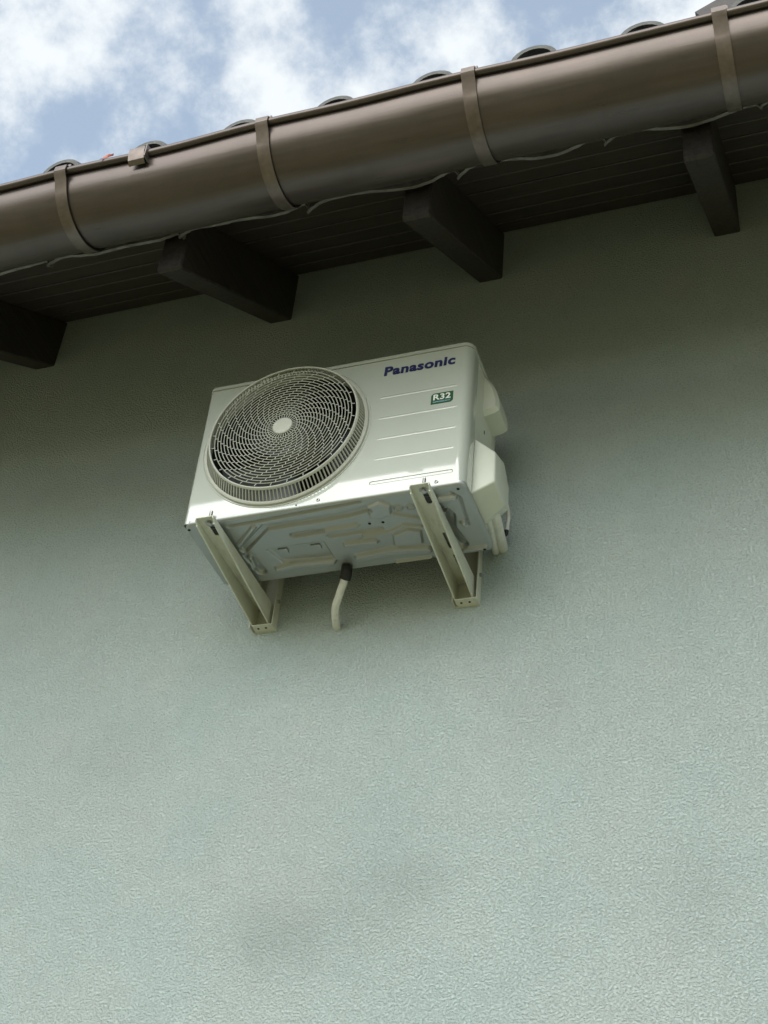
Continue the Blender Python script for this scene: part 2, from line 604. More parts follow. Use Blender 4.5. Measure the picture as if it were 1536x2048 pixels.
# rolled bead along the front lip
bm = bmesh.new()
path = []
for i in range(246):
    x = -3.9 + 9.8 * i / 245
    wob = 0.0016 * math.sin(x * 5.1 + 1.0) + 0.001 * math.sin(x * 13.0)
    path.append((x, GY - GR - 0.006 + wob, GZR + 0.004 + sag(x)))
sweep(bm, path, 0.0105, 12)
obj('bead', bm, M_gutter, gutter, smooth=50)
# straps
for xs in (-1.34, -0.758, -0.176, 0.407, 0.952, 1.554, 2.14, 2.72):
    bm = bmesh.new()
    w = 0.017
    pts = [(GY - GR + 0.010, GZR + 0.0165), (GY - GR - 0.006, GZR + 0.0185), (GY - GR - 0.0185, GZR + 0.012), (GY - GR - 0.0195, GZR - 0.006), (GY - GR - 0.013, GZR - 0.016), (GY - GR - 0.005, GZR - 0.024)]
    r = GR + 0.0032
    for k in range(3, 22):
        a = PI + (PI * 0.97) * k / 22 + 0.10
        pts.append((GY + r * math.cos(a), GZR + r * math.sin(a)))
    pts += [(-0.40, GZR + 0.03), (-0.33, GZR + 0.15)]
    rows = []
    for i, (y, z) in enumerate(pts):
        a = Vector(pts[max(i - 1, 0)]); b = Vector(pts[min(i + 1, len(pts) - 1)])
        t = (b - a).normalized(); nn = Vector((t.y, -t.x)) * 0.0028
        rows.append([bm.verts.new(q) for q in ((xs - w, y, z), (xs + w, y, z), (xs + w, y + nn.x, z + nn.y), (xs - w, y + nn.x, z + nn.y))])
    for a, b in zip(rows, rows[1:]):
        for j in range(4):
            bm.faces.new((a[j], a[(j + 1) % 4], b[(j + 1) % 4], b[j]))
    bm.faces.new(rows[0]); bm.faces.new(rows[-1][::-1])
    st = obj('strap', bm, M_strap, gutter, smooth=35)
    bm = bmesh.new()
    add_box(bm, xs + w - 0.005, xs + w + 0.004, GY - GR - 0.010, GY - GR + 0.012, GZR + 0.012, GZR + 0.0285, 0.0015)
    obj('strap_tongue', bm, M_strap, st)
# joint plate over the bead where two lengths meet
bm = bmesh.new()
pts = [(GY - GR + 0.012, GZR + 0.0175), (GY - GR - 0.008, GZR + 0.0195), (GY - GR - 0.0205, GZR + 0.012), (GY - GR - 0.0215, GZR - 0.010), (GY - GR - 0.015, GZR - 0.030), (GY - GR - 0.006, GZR - 0.038)]
rows = []
for i, (y, z) in enumerate(pts):
    rows.append([bm.verts.new(q) for q in ((0.030, y, z), (0.076, y, z), (0.076, y + 0.003, z - 0.001), (0.030, y + 0.003, z - 0.001))])
for a, b in zip(rows, rows[1:]):
    for j in range(4):
        bm.faces.new((a[j], a[(j + 1) % 4], b[(j + 1) % 4], b[j]))
bm.faces.new(rows[0]); bm.faces.new(rows[-1][::-1])
jp = obj('joint_clip', bm, M_strap, gutter, smooth=30)
bm = bmesh.new()
add_box(bm, 0.0775, 0.0815, GY - GR - 0.021, GY - GR + 0.008, GZR - 0.03, GZR + 0.0195, 0.001)
obj('clip_edge', bm, M_strap, jp)

# torn red scrap on the gutter lip
bm = bmesh.new()
base = Vector((-0.040, GY - GR - 0.010, GZR + 0.018))
N = 9
rows = []
rs = random.Random(11)
for i in range(N):
    t = i / (N - 1)
    c = base + Vector((-0.014 + 0.026 * t, -0.010 + 0.012 * t, -0.016 + 0.024 * t ** 0.7))
    w = 0.003 + 0.006 * math.sin(PI * min(t * 1.1 + 0.15, 1))
    d = Vector((0.25, 0.45, 0.85)).normalized()
    tw = Matrix.Rotation(0.9 * t, 3, 'X') @ d
    rows.append([bm.verts.new(c + tw * w + Vector((0, -.0006, 0))), bm.verts.new(c - tw * w + Vector((0, -.0006, 0))), bm.verts.new(c - tw * w + Vector((0, .0006, 0))), bm.verts.new(c + tw * w + Vector((0, .0006, 0)))])
for a, b in zip(rows, rows[1:]):
    for j in range(4):
        bm.faces.new((a[j], a[(j + 1) % 4], b[(j + 1) % 4], b[j]))
bm.faces.new(rows[0]); bm.faces.new(rows[-1][::-1])
sc = obj('scrap', bm, M_red, smooth=60)
sc['label'] = 'small torn red scrap stuck on the lip of the brown gutter'
sc['category'] = 'scrap'

# ------------------------------------------------------------------ air conditioner outdoor unit
UW, UD, UH = 0.78, 0.282, 0.499
unit = thing('air_conditioner', 'white outdoor air conditioner unit with round fan grille on wall brackets', 'air conditioner', (UW / 2, UD / 2, 0.0))
FCX, FCZ, FR = 0.262, 0.2625, 0.229
ZB, ZT = 0.004, 0.487

def arc(cx, cy, r, a0, a1, n):
    return [(cx + r * math.cos(a0 + (a1 - a0) * k / n), cy + r * math.sin(a0 + (a1 - a0) * k / n)) for k in range(n + 1)]

# casing: left side, front plate with the fan opening, rounded right corner
bm = bmesh.new()
RL, RR = 0.010, 0.028
left = [(0, UD - 0.004)] + [(RL - RL * math.sin(0.5 * PI * (k / 12) ** 2), RL - RL * math.cos(0.5 * PI * (k / 12) ** 2)) for k in range(12, -1, -1)]
right = [(UW - RR + RR * math.sin(0.5 * PI * (k / 24) ** 1.3), RR - RR * math.cos(0.5 * PI * (k / 24) ** 1.3)) for k in range(25)] + [(UW, 0.058), (UW - 0.006, 0.060)]
for line in (left, right):
    pv = None
    for (x, y) in line:
        cur = (bm.verts.new((x, y, ZB)), bm.verts.new((x, y, ZT)))
        if pv:
            bm.faces.new((pv[0], cur[0], cur[1], pv[1]))
        pv = cur
# front plate with holes
xa, xb = RL, UW - RR
outer = [(xa, ZB), (xb, ZB), (xb, ZT), (xa, ZT)]
def stadium(x0, x1, zc, h, n=6, tilt=0.0):
    r = h / 2
    P = [(x0 + r + r * math.cos(a), zc + r * math.sin(a)) for a in [PI / 2 + PI * k / n for k in range(n + 1)]]
    P += [(x1 - r + r * math.cos(a), zc + r * math.sin(a)) for a in [-PI / 2 + PI * k / n for k in range(n + 1)]]
    return P
circ = [(FCX + FR * math.cos(2 * PI * k / 96), FCZ + FR * math.sin(2 * PI * k / 96)) for k in range(96)]
slot = stadium(0.522, 0.7475, 0.0465, 0.012)
edges = []
def loop_edges(P, y=0.0):
    vs = [bm.verts.new((x, y, z)) for x, z in P]
    es = [bm.edges.new((vs[i], vs[(i + 1) % len(vs)])) for i in range(len(vs))]
    return vs, es
o_v, o_e = loop_edges(outer); c_v, c_e = loop_edges(circ); s_v, s_e = loop_edges(slot)
bmesh.ops.triangle_fill(bm, use_beauty=True, use_dissolve=False, edges=o_e + c_e + s_e)
# recessed slot: rim falls back, floor comes nearly flush again
sl2 = stadium(0.5235, 0.746, 0.0465, 0.0092)
sl3 = stadium(0.5245, 0.745, 0.0465, 0.0072)
a = s_v
for P, y in ((sl2, 0.003), (sl3, 0.0008)):
    b = [bm.verts.new((x, y, z)) for x, z in P]
    for i in range(len(a)):
        bm.faces.new((a[i], a[(i + 1) % len(a)], b[(i + 1) % len(a)], b[i]))
    a = b
bm.faces.new(a)
# opening returns inwards
back = [bm.verts.new((v.co.x, 0.02, v.co.z)) for v in c_v]
for i in range(96):
    bm.faces.new((c_v[i], c_v[(i + 1) % 96], back[(i + 1) % 96], back[i]))
casing = obj('casing', bm, M_casing, unit, smooth=32)

# pressed ribs beside the grille
for zc, x0, x1 in ((0.346, 0.521, 0.747), (0.2695, 0.524, 0.750), (0.1965, 0.525, 0.750), (0.126, 0.524, 0.750)):
    bm = bmesh.new()
    N = 24
    rows = []
    for i in range(N + 1):
        t = i / N
        x = x0 + (x1 - x0) * t
        k = min(1, min(t, 1 - t) / 0.03) ** 0.5 if 0 < t < 1 else 0.05
        hh, pp = 0.0042 * k, 0.0011 * k
        rows.append([bm.verts.new((x, 0.0004 - pp * math.sin(PI * j / 6), zc + hh * math.cos(PI * j / 6))) for j in range(7)])
    for a, b in zip(rows, rows[1:]):
        for j in range(6):
            bm.faces.new((a[j], a[j + 1], b[j + 1], b[j]))
    obj('pressed_rib', bm, M_casing, casing, smooth=60)

# top cover with a turned-down lip
bm = bmesh.new()
lo = [(-0.0015, UD + 0.004)] + arc(RL, RL, RL + 0.0018, PI, 1.5 * PI, 6) + arc(UW - RR, RR, RR + 0.0018, 1.5 * PI, 2 * PI, 14) + [(UW + 0.0018, UD + 0.004)]
prism_z(bm, lo, 0.4885, 0.5000)
top_e = [e for e in bm.edges if e.verts[0].co.z > 0.499 and e.verts[1].co.z > 0.499]
bmesh.ops.bevel(bm, geom=top_e, offset=0.004, segments=3, affect='EDGES')
obj('top_cover', bm, M_casing, unit, smooth=32)

# right side panel and rear guard
bm = bmesh.new()
add_box(bm, UW - 0.012, UW - 0.0035, 0.0605, 0.228, ZB, ZT, 0.0015)
sp = obj('side_panel', bm, M_cover, unit)
bm = bmesh.new()
add_box(bm, UW - 0.030, UW - 0.012, 0.2285, UD, ZB, ZT, 0.003)
obj('rear_post', bm, M_cover, unit)
bm = bmesh.new()
lathe = [(0.0001, 0), (0.0045, 0)]
for k in range(12):
    pass
add_hull8(bm, [(UW - 0.0036, 0.150 + 0.0035 * math.cos(2 * PI * k / 10), 0.300 + 0.007 * math.sin(2 * PI * k / 10)) for k in range(10)],
          [(UW - 0.0028, 0.150 + 0.0035 * math.cos(2 * PI * k / 10), 0.300 + 0.007 * math.sin(2 * PI * k / 10)) for k in range(10)])
obj('screw_recess', bm, M_hole, sp)
# back of the unit (coil)
bm = bmesh.new()
add_box(bm, 0.004, UW - 0.0305, UD - 0.02, UD - 0.004, ZB, ZT)
obj('coil', bm, M_coil, unit)

def bulge(inner, mid, outer, name):
    """cover on the right side: three (y,z) loops at growing x"""
    bm = bmesh.new()
    loops = []
    for x, P in (inner, mid, outer):
        loops.append([bm.verts.new((x, y, z)) for y, z in P])
    n = len(loops[0])
    for a, b in zip(loops, loops[1:]):
        for i in range(n):
            bm.faces.new((a[i], a[(i + 1) % n], b[(i + 1) % n], b[i]))
    bm.faces.new(loops[-1]); bm.faces.new(loops[0][::-1])
    bmesh.ops.recalc_face_normals(bm, faces=bm.faces)
    es = [e for e in bm.edges if len(e.link_faces) == 2 and e.calc_face_angle() > 0.35]
    bmesh.ops.bevel(bm, geom=es, offset=0.006, segments=3, affect='EDGES', profile=0.5)
    return obj(name, bm, M_cover, unit, smooth=40)
# lower service cover: flat front and bottom, sloping rounded back
def service_cover():
    bm = bmesh.new()
    x0 = UW - 0.004
    inn = [(x0, 0.063, 0.016), (x0, 0.066, 0.207), (x0, 0.150, 0.245), (x0, 0.245, 0.205), (x0, 0.250, 0.060), (x0, 0.190, 0.014)]
    outp = [(0.838, 0.068, 0.050), (0.836, 0.070, 0.150), (0.838, 0.148, 0.176), (0.836, 0.207, 0.135), (0.838, 0.200, 0.060), (0.842, 0.152, 0.036)]
    add_hull8(bm, inn, outp)
    bmesh.ops.recalc_face_normals(bm, faces=bm.faces)
    bmesh.ops.bevel(bm, geom=[e for e in bm.edges if e.calc_face_angle(0) > 0.3], offset=0.0055, segments=3, affect='EDGES', profile=0.5)
    return obj('service_cover', bm, M_cover, unit, smooth=25)
service_cover()
# upper handle: a rounded scoop standing off the side
bm = bmesh.new()
hp = [(UW - 0.004, 0.508), (0.783, 0.488), (0.797, 0.465), (0.808, 0.440), (0.816, 0.410), (0.820, 0.380), (0.819, 0.364), (0.805, 0.356), (UW - 0.004, 0.350)]
hc = [(UW - 0.004, 0.486), (0.782, 0.476), (0.791, 0.458), (0.800, 0.436), (0.807, 0.410), (0.811, 0.384), (0.811, 0.372), (0.800, 0.364), (UW - 0.004, 0.360)]
add_hull8(bm, [(x, 0.126, min(z, 0.486)) for x, z in hc], [(x, 0.140, min(z, 0.487)) for x, z in hp])
add_hull8(bm, [(x, 0.1402, min(z, 0.487)) for x, z in hp], [(x, 0.226, min(z, 0.487)) for x, z in hp])
obj('handle', bm, M_cover, unit, smooth=40)

# fan shroud and fan
bm = bmesh.new()
lathe_y(bm, [(FR - 0.004, 0.0195), (FR - 0.012, 0.05), (FR - 0.014, 0.15)], FCX, FCZ, 64)
obj('shroud', bm, M_coil, unit, smooth=40)
fan = bpy.data.objects.new('fan', None); C.objects.link(fan); fan.parent = unit
fan.location = Vector((FCX, 0.09, FCZ)) - origin_of(unit)
bm = bmesh.new()
rg = lathe_y(bm, [(0.001, 0.028), (0.035, 0.030), (0.046, 0.038), (0.048, 0.11)], FCX, FCZ, 32)
obj('fan_hub', bm, M_fan, fan, smooth=40)
for k in range(3):
    bm = bmesh.new()
    a0 = 2 * PI * k / 3 + 0.15
    rows = []
    for i in range(9):
        r = 0.044 + (0.205 - 0.044) * i / 8
        row = []
        for j in range(9):
            s = j / 8
            sw = 0.95 + 0.35 * i / 8
            a = a0 + sw * (s - 0.5) - 0.30 * (i / 8) ** 1.5
            y = 0.034 + 0.075 * s + 0.012 * math.sin(PI * s)
            row.append((FCX + r * math.cos(a), y, FCZ + r * math.sin(a)))
        rows.append(row)
    f = [[bm.verts.new(p) for p in row] for row in rows]
    bk = [[bm.verts.new((p[0], p[1] + 0.003, p[2])) for p in row] for row in rows]
    for i in range(8):
        for j in range(8):
            bm.faces.new((f[i][j], f[i][j + 1], f[i + 1][j + 1], f[i + 1][j]))
            bm.faces.new((bk[i][j], bk[i + 1][j], bk[i + 1][j + 1], bk[i][j + 1]))
    rim = [(f[0], bk[0]), (f[8], bk[8])]
    for a, b in rim:
        for j in range(8):
            bm.faces.new((a[j], a[j + 1], b[j + 1], b[j]))
    for j in (0, 8):
        for i in range(8):
            bm.faces.new((f[i][j], f[i + 1][j], bk[i + 1][j], bk[i][j]))
    obj('fan_blade', bm, M_fan, fan, smooth=50)

# fan grille
GX, GZ2 = 0.2685, 0.2640
YF = -0.042                                   # face of the grille
RD = 0.2135
bm = bmesh.new()
# outer flange lying on the panel
lathe_y(bm, [(0.2285, 0.012), (0.2285, -0.0050), (0.2300, -0.0085), (0.2350, -0.0092), (0.2385, -0.0070), (0.2395, -0.0005), (0.2395, 0.0006), (0.2425, 0.0006), (0.2430, -0.0018), (0.2445, -0.0018), (0.2450, 0.0006)], FCX, FCZ, 96)
# rim of the face
prof = [(RD - 0.0028, YF + 0.001), (RD - 0.0018, YF - 0.0014), (RD + 0.001, YF - 0.0020), (RD + 0.0030, YF - 0.0003), (RD + 0.0042, YF + 0.0052), (RD + 0.0010, YF + 0.006), (RD - 0.0022, YF + 0.004)]
lathe_y(bm, prof, GX, GZ2, 96, closed=True)
grille = obj('fan_grille', bm, M_plastic, unit, smooth=40)
# slanted side slats between rim and flange
bm = bmesh.new()
NS = 132
for k in range(NS):
    a = 2 * PI * k / NS
    ca, sa = math.cos(a), math.sin(a)
    p0 = Vector((GX + (RD + 0.002) * ca, YF + 0.004, GZ2 + (RD + 0.002) * sa))
    p1 = Vector((FCX + 0.2310 * ca, -0.001, FCZ + 0.2310 * sa))
    tang = Vector((-sa, 0, ca)) * 0.0017
    rad = Vector((ca, 0, sa)) * 0.0045
    add_hull8(bm, [p0 - tang, p0 + tang, p0 + tang - rad, p0 - tang - rad], [p1 - tang, p1 + tang, p1 + tang - rad, p1 - tang - rad])
obj('grille_side_slats', bm, M_plastic, grille, kind='stuff')
# concentric rings
NR = 19
R0 = 0.0425
rads = [R0 + (RD - 0.006 - R0) * ((i / NR) ** 1.06) for i in range(NR + 1)]
for r in rads[:-1]:
    bm = bmesh.new()
    lathe_y(bm, [(r - 0.00125, YF + 0.0003), (r, YF - 0.0010), (r + 0.00125, YF + 0.0003), (r + 0.0008, YF + 0.0014), (r - 0.0008, YF + 0.0014)], GX, GZ2, 80, closed=True)
    obj('grille_ring', bm, M_plastic, grille, smooth=50)
# staggered bridges that swirl outwards
bm = bmesh.new()
NB = 28
bounds = [0.027] + rads
cum = 0.3
for i in range(len(bounds) - 1):
    ra, rb = bounds[i], bounds[i + 1]
    delta = 0.054 + 0.0018 / rb
    cum -= delta
    for k in range(NB + (4 if i == 0 else 0)):
        n = NB + (4 if i == 0 else 0)
        a = 2 * PI * k / n + cum
        da = -0.25 * delta
        pa = Vector((GX + ra * math.cos(a), YF + 0.0008, GZ2 + ra * math.sin(a)))
        pb = Vector((GX + rb * math.cos(a + da), YF + 0.0008, GZ2 + rb * math.sin(a + da)))
        d = (pb - pa).normalized()
        w = Vector((-d.z, 0, d.x)) * 0.0009
        dp = Vector((0, 0.0012, 0))
        add_hull8(bm, [pa - w, pa + w, pa + w + dp, pa - w + dp], [pb - w, pb + w, pb + w + dp, pb - w + dp])
obj('grille_bridges', bm, M_plastic, grille, kind='stuff')
bm = bmesh.new()
rg = lathe_y(bm, [(0.0275, YF + 0.005), (0.0285, YF - 0.0008), (0.0268, YF - 0.0026), (0.016, YF - 0.0034), (0.002, YF - 0.0036)], GX, GZ2, 48)
bm.faces.new(rg[-1])
obj('grille_cap', bm, M_plastic, grille, smooth=30)

# lettering
def text_mesh(body, size, bold=0.0, shear=0.0, spacing=1.0, extrude=0.0):
    cu = bpy.data.curves.new('lettering', 'FONT')
    cu.body = body
    cu.size = size
    cu.offset = bold
    cu.shear = shear
    cu.space_character = spacing
    cu.extrude = extrude
    cu.resolution_u = 4
    o = bpy.data.objects.new('lettering', cu)
    C.objects.link(o)
    bpy.context.view_layer.update()
    dg = bpy.context.evaluated_depsgraph_get()
    me = bpy.data.meshes.new_from_object(o.evaluated_get(dg))
    bpy.data.objects.remove(o)
    bpy.data.curves.remove(cu)
    return me
def put_text(name, body, x0, x1, z0, z1, y, material, parent, bold=0.02, shear=0.0, spacing=1.0, slope=0.0):
    me = text_mesh(body, 1.0, bold, shear, spacing, 0.004)
    xs = [v.co.x for v in me.vertices]; ys = [v.co.y for v in me.vertices]; zs = [v.co.z for v in me.vertices]
    ax, bx, ay, by = min(xs), max(xs), min(ys), max(ys)
    off_ = origin_of(parent)
    for v in me.vertices:
        X = x0 + (v.co.x - ax) / (bx - ax) * (x1 - x0)
        Z = z0 + (v.co.y - ay) / (by - ay) * (z1 - z0)
        v.co = Vector((X, y - v.co.z * 0.05, Z)) - off_
    me.materials.clear()
    me.materials.append(material)
    o = bpy.data.objects.new(name, me)
    C.objects.link(o)
    o.parent = parent
    return o
put_text('logo', 'Panasonic', 0.530, 0.733, 0.4255, 0.4600, -0.0009, M_blue, casing, bold=0.038, shear=0.05, spacing=1.07)

bm = bmesh.new()
P = [(0.6725, 0.2885), (0.7275, 0.2885), (0.7335, 0.295), (0.7335, 0.327), (0.6785, 0.327), (0.6725, 0.3205)]
add_hull8(bm, [(x, 0.0003, z) for x, z in P], [(x, -0.0008, z) for x, z in P])
badge = obj('badge', bm, M_green, casing)
put_text('badge_number', 'R32', 0.6790, 0.7270, 0.3020, 0.3225, -0.0014, M_white, casing, bold=0.022, spacing=1.05)
put_text('badge_caption', 'REFRIGERANT', 0.6790, 0.7270, 0.2925, 0.2975, -0.0014, M_cyan, casing, bold=0.02)

# screws on the front
def screw(x, z, r=0.0042, y=0.0):
    bm = bmesh.new()
    rg = lathe_y(bm, [(r * 1.25, y), (r * 1.2, y - 0.001), (r, y - 0.0026), (r * 0.55, y - 0.0034), (0.0002, y - 0.0034)], x, z, 14)
    s = obj('screw', bm, M_zinc, casing, smooth=30)
    bm = bmesh.new()
    add_box(bm, x - r * 0.55, x + r * 0.55, y - 0.0040, y - 0.0032, z - r * 0.12, z + r * 0.12)
    add_box(bm, x - r * 0.12, x + r * 0.12, y - 0.0041, y - 0.0033, z - r * 0.55, z + r * 0.55)
    obj('screw_slot', bm, M_hole, casing)
screw(0.385, 0.0165); screw(0.705, 0.0165); screw(0.325, 0.010, 0.0022)

# ------------------------------------------------------------------ pressed base pan
def seg_d(px, py, ax, ay, bx, by):
    vx, vy = bx - ax, by - ay
    t = max(0, min(1, ((px - ax) * vx + (py - ay) * vy) / (vx * vx + vy * vy + 1e-12)))
    return math.hypot(px - ax - t * vx, py - ay - t * vy)
def in_poly(x, y, P):
    c = False
    j = len(P) - 1
    for i in range(len(P)):
        if (P[i][1] > y) != (P[j][1] > y) and x < (P[j][0] - P[i][0]) * (y - P[i][1]) / (P[j][1] - P[i][1]) + P[i][0]:
            c = not c
        j = i
    return c
def poly_sd(x, y, P):
    d = min(seg_d(x, y, *P[i], *P[(i + 1) % len(P)]) for i in range(len(P)))
    return -d if in_poly(x, y, P) else d
# (kind, depth, data, radius); positive depth sticks down out of the pan, negative goes up into it
B_SHAPES = [
 ('line', -0.0075, [(0.1224, 0.1326), (0.2154, 0.0557), (0.3539, 0.0543), (0.4514, 0.052), (0.5093, 0.041)], 0.01),
 ('poly', 0.008, [(0.516, 0.031), (0.5448, 0.0204), (0.567, 0.038), (0.5608, 0.0656), (0.5322, 0.0756), (0.5109, 0.0638)], 0.004),
 ('line', 0.006, [(0.5622, 0.0708), (0.5966, 0.0904), (0.6293, 0.1058)], 0.005),
 ('line', -0.008, [(0.2788, 0.1037), (0.3617, 0.1022)], 0.009),
 ('line', 0.007, [(0.3728, 0.0987), (0.4609, 0.0968)], 0.005),
 ('line', -0.006, [(0.372, 0.1269), (0.5145, 0.127)], 0.007),
 ('poly', -0.006, [(0.1868, 0.1492), (0.3439, 0.1492), (0.3454, 0.2196), (0.2662, 0.2125), (0.2074, 0.2068)], 0.003),
 ('line', 0.008, [(0.1845, 0.2297), (0.2347, 0.2236), (0.2869, 0.2288), (0.3402, 0.2301)], 0.01),
 ('line', 0.008, [(0.4063, 0.1674), (0.4834, 0.1705)], 0.009),
 ('line', 0.009, [(0.4204, 0.2289), (0.5156, 0.219), (0.6108, 0.2342)], 0.012),
 ('line', 0.006, [(0.463, 0.1455), (0.5352, 0.1417), (0.5793, 0.1239), (0.6226, 0.1367)], 0.0045),
 ('poly', 0.0065, [(0.5427, 0.1575), (0.586, 0.1423), (0.6131, 0.1565), (0.6038, 0.2019), (0.533, 0.1961)], 0.003),
 ('line', -0.008, [(0.1234, 0.1593), (0.1315, 0.2332)], 0.013),
 ('line', 0.007, [(0.1216, 0.1748), (0.1184, 0.2151)], 0.006),
 ('line', -0.0085, [(0.6959, 0.0919), (0.7061, 0.1156), (0.6926, 0.1647), (0.7053, 0.2381)], 0.014),
 ('line', 0.008, [(0.7016, 0.0435), (0.738, 0.0444)], 0.008),
 ('line', -0.005, [(0.7342, 0.0266), (0.7528, 0.0497), (0.7423, 0.1612)], 0.0028),
 ('line', 0.008, [(0.7339, 0.1474), (0.7357, 0.1537)], 0.007),
 ('line', 0.006, [(0.5115, 0.2704), (0.6089, 0.2712)], 0.0035),
 ('line', -0.006, [(0.1231, 0.0295), (0.4983, 0.0096)], 0.0035),
 ('line', 0.006, [(0.1203, 0.1059), (0.187, 0.0441)], 0.006),
 ('line', 0.006, [(0.6789, 0.2629), (0.7589, 0.2604)], 0.006),
]
holes = [(0.0112, 0.0182), (0.0185, 0.2625), (0.7582, 0.0172), (0.7585, 0.2625), (0.4931, 0.1001), (0.5293, 0.1025)]
def base_h(x, y):
    hp = hn = 0.0
    for kind, dep, data, r in B_SHAPES:
        if kind == 'line':
            d = min(seg_d(x, y, *a, *b) for a, b in zip(data, data[1:])) - r
        else:
            d = poly_sd(x, y, data) - r
        t = max(0.0, min(1.0, 0.5 - d / 0.0072))
        v = dep * t * t * (3 - 2 * t)
        hp = max(hp, v * 1.35); hn = min(hn, v * 1.35)
    for (hx, hy) in [(0.5873, 0.0523), (0.62, 0.057), (0.6039, 0.1614), (0.6946, 0.0964)]:
        d = math.hypot(x - hx, y - hy)
        hp = max(hp, 0.005 * max(0, 1 - abs(d - 0.010) / 0.004))
    return hp + hn
bm = bmesh.new()
NXB, NYB = 380, 140
BX0, BX1, BY0, BY1 = 0.0012, 0.7805, -0.0010, 0.2825
rc = 0.022
grid = []
def round_xy(x, y):
    for (cx, cy, sx, sy) in ((BX0 + rc, BY0 + rc, -1, -1), (BX1 - rc, BY0 + rc, 1, -1), (BX0 + rc, BY1 - rc, -1, 1), (BX1 - rc, BY1 - rc, 1, 1)):
        dx_, dy_ = (x - cx) * sx, (y - cy) * sy
        if dx_ > 0 and dy_ > 0:
            m_ = max(dx_, dy_); l_ = math.hypot(dx_, dy_)
            k = m_ / l_
            return cx + sx * dx_ * k, cy + sy * dy_ * k
    return x, y
for i in range(NXB + 1):
    row = []
    for j in range(NYB + 1):
        x = BX0 + (BX1 - BX0) * i / NXB
        y = BY0 + (BY1 - BY0) * j / NYB
        edge = min(x - BX0, BX1 - x, y - BY0, BY1 - y)
        rx, ry = round_xy(x, y)
        h = base_h(x, y) if edge > 0.004 else 0.0
        if edge < 0.005:
            z = 0.0025 - 0.0045 * (edge / 0.005)
        else:
            z = -0.002 - h * min(1, (edge - 0.005) / 0.006)
        row.append(bm.verts.new((rx, ry, z)))
    grid.append(row)
for i in range(NXB):
    for j in range(NYB):
        bm.faces.new((grid[i][j], grid[i][j + 1], grid[i + 1][j + 1], grid[i + 1][j]))
# turned-up edge
ringv = [grid[i][0] for i in range(NXB + 1)] + [grid[NXB][j] for j in range(1, NYB + 1)] + [grid[i][NYB] for i in range(NXB - 1, -1, -1)] + [grid[0][j] for j in range(NYB - 1, 0, -1)]
upv = [bm.verts.new((v.co.x, v.co.y, 0.012)) for v in ringv]
for i in range(len(ringv)):
    k = (i + 1) % len(ringv)
    bm.faces.new((ringv[i], ringv[k], upv[k], upv[i]))
base = obj('base_pan', bm, M_galv, unit, smooth=50)
for hx, hy in holes:
    bm = bmesh.new()
    n = 12
    z = -0.002 - base_h(hx, hy)
    add_hull8(bm, [(hx + 0.0042 * math.cos(2 * PI * k / n), hy + 0.0042 * math.sin(2 * PI * k / n), z - 0.0007) for k in range(n)],
              [(hx + 0.0042 * math.cos(2 * PI * k / n), hy + 0.0042 * math.sin(2 * PI * k / n), z + 0.0015) for k in range(n)])
    obj('hole', bm, M_hole, base)
for hx, hy in ((0.2216, 0.1717), (0.3159, 0.174)):          # louvred drain slots
    bm = bmesh.new()
    z = -0.002 - base_h(hx, hy)
    add_box(bm, hx - 0.014, hx + 0.014, hy - 0.014, hy + 0.004, z - 0.0045, z - 0.0005, 0.0015)
    lv = obj('louvre', bm, M_galv, base)
    bm = bmesh.new()
    add_box(bm, hx - 0.013, hx + 0.013, hy + 0.0045, hy + 0.0075, z - 0.0008, z + 0.001)
    obj('drain_slot', bm, M_hole, base)

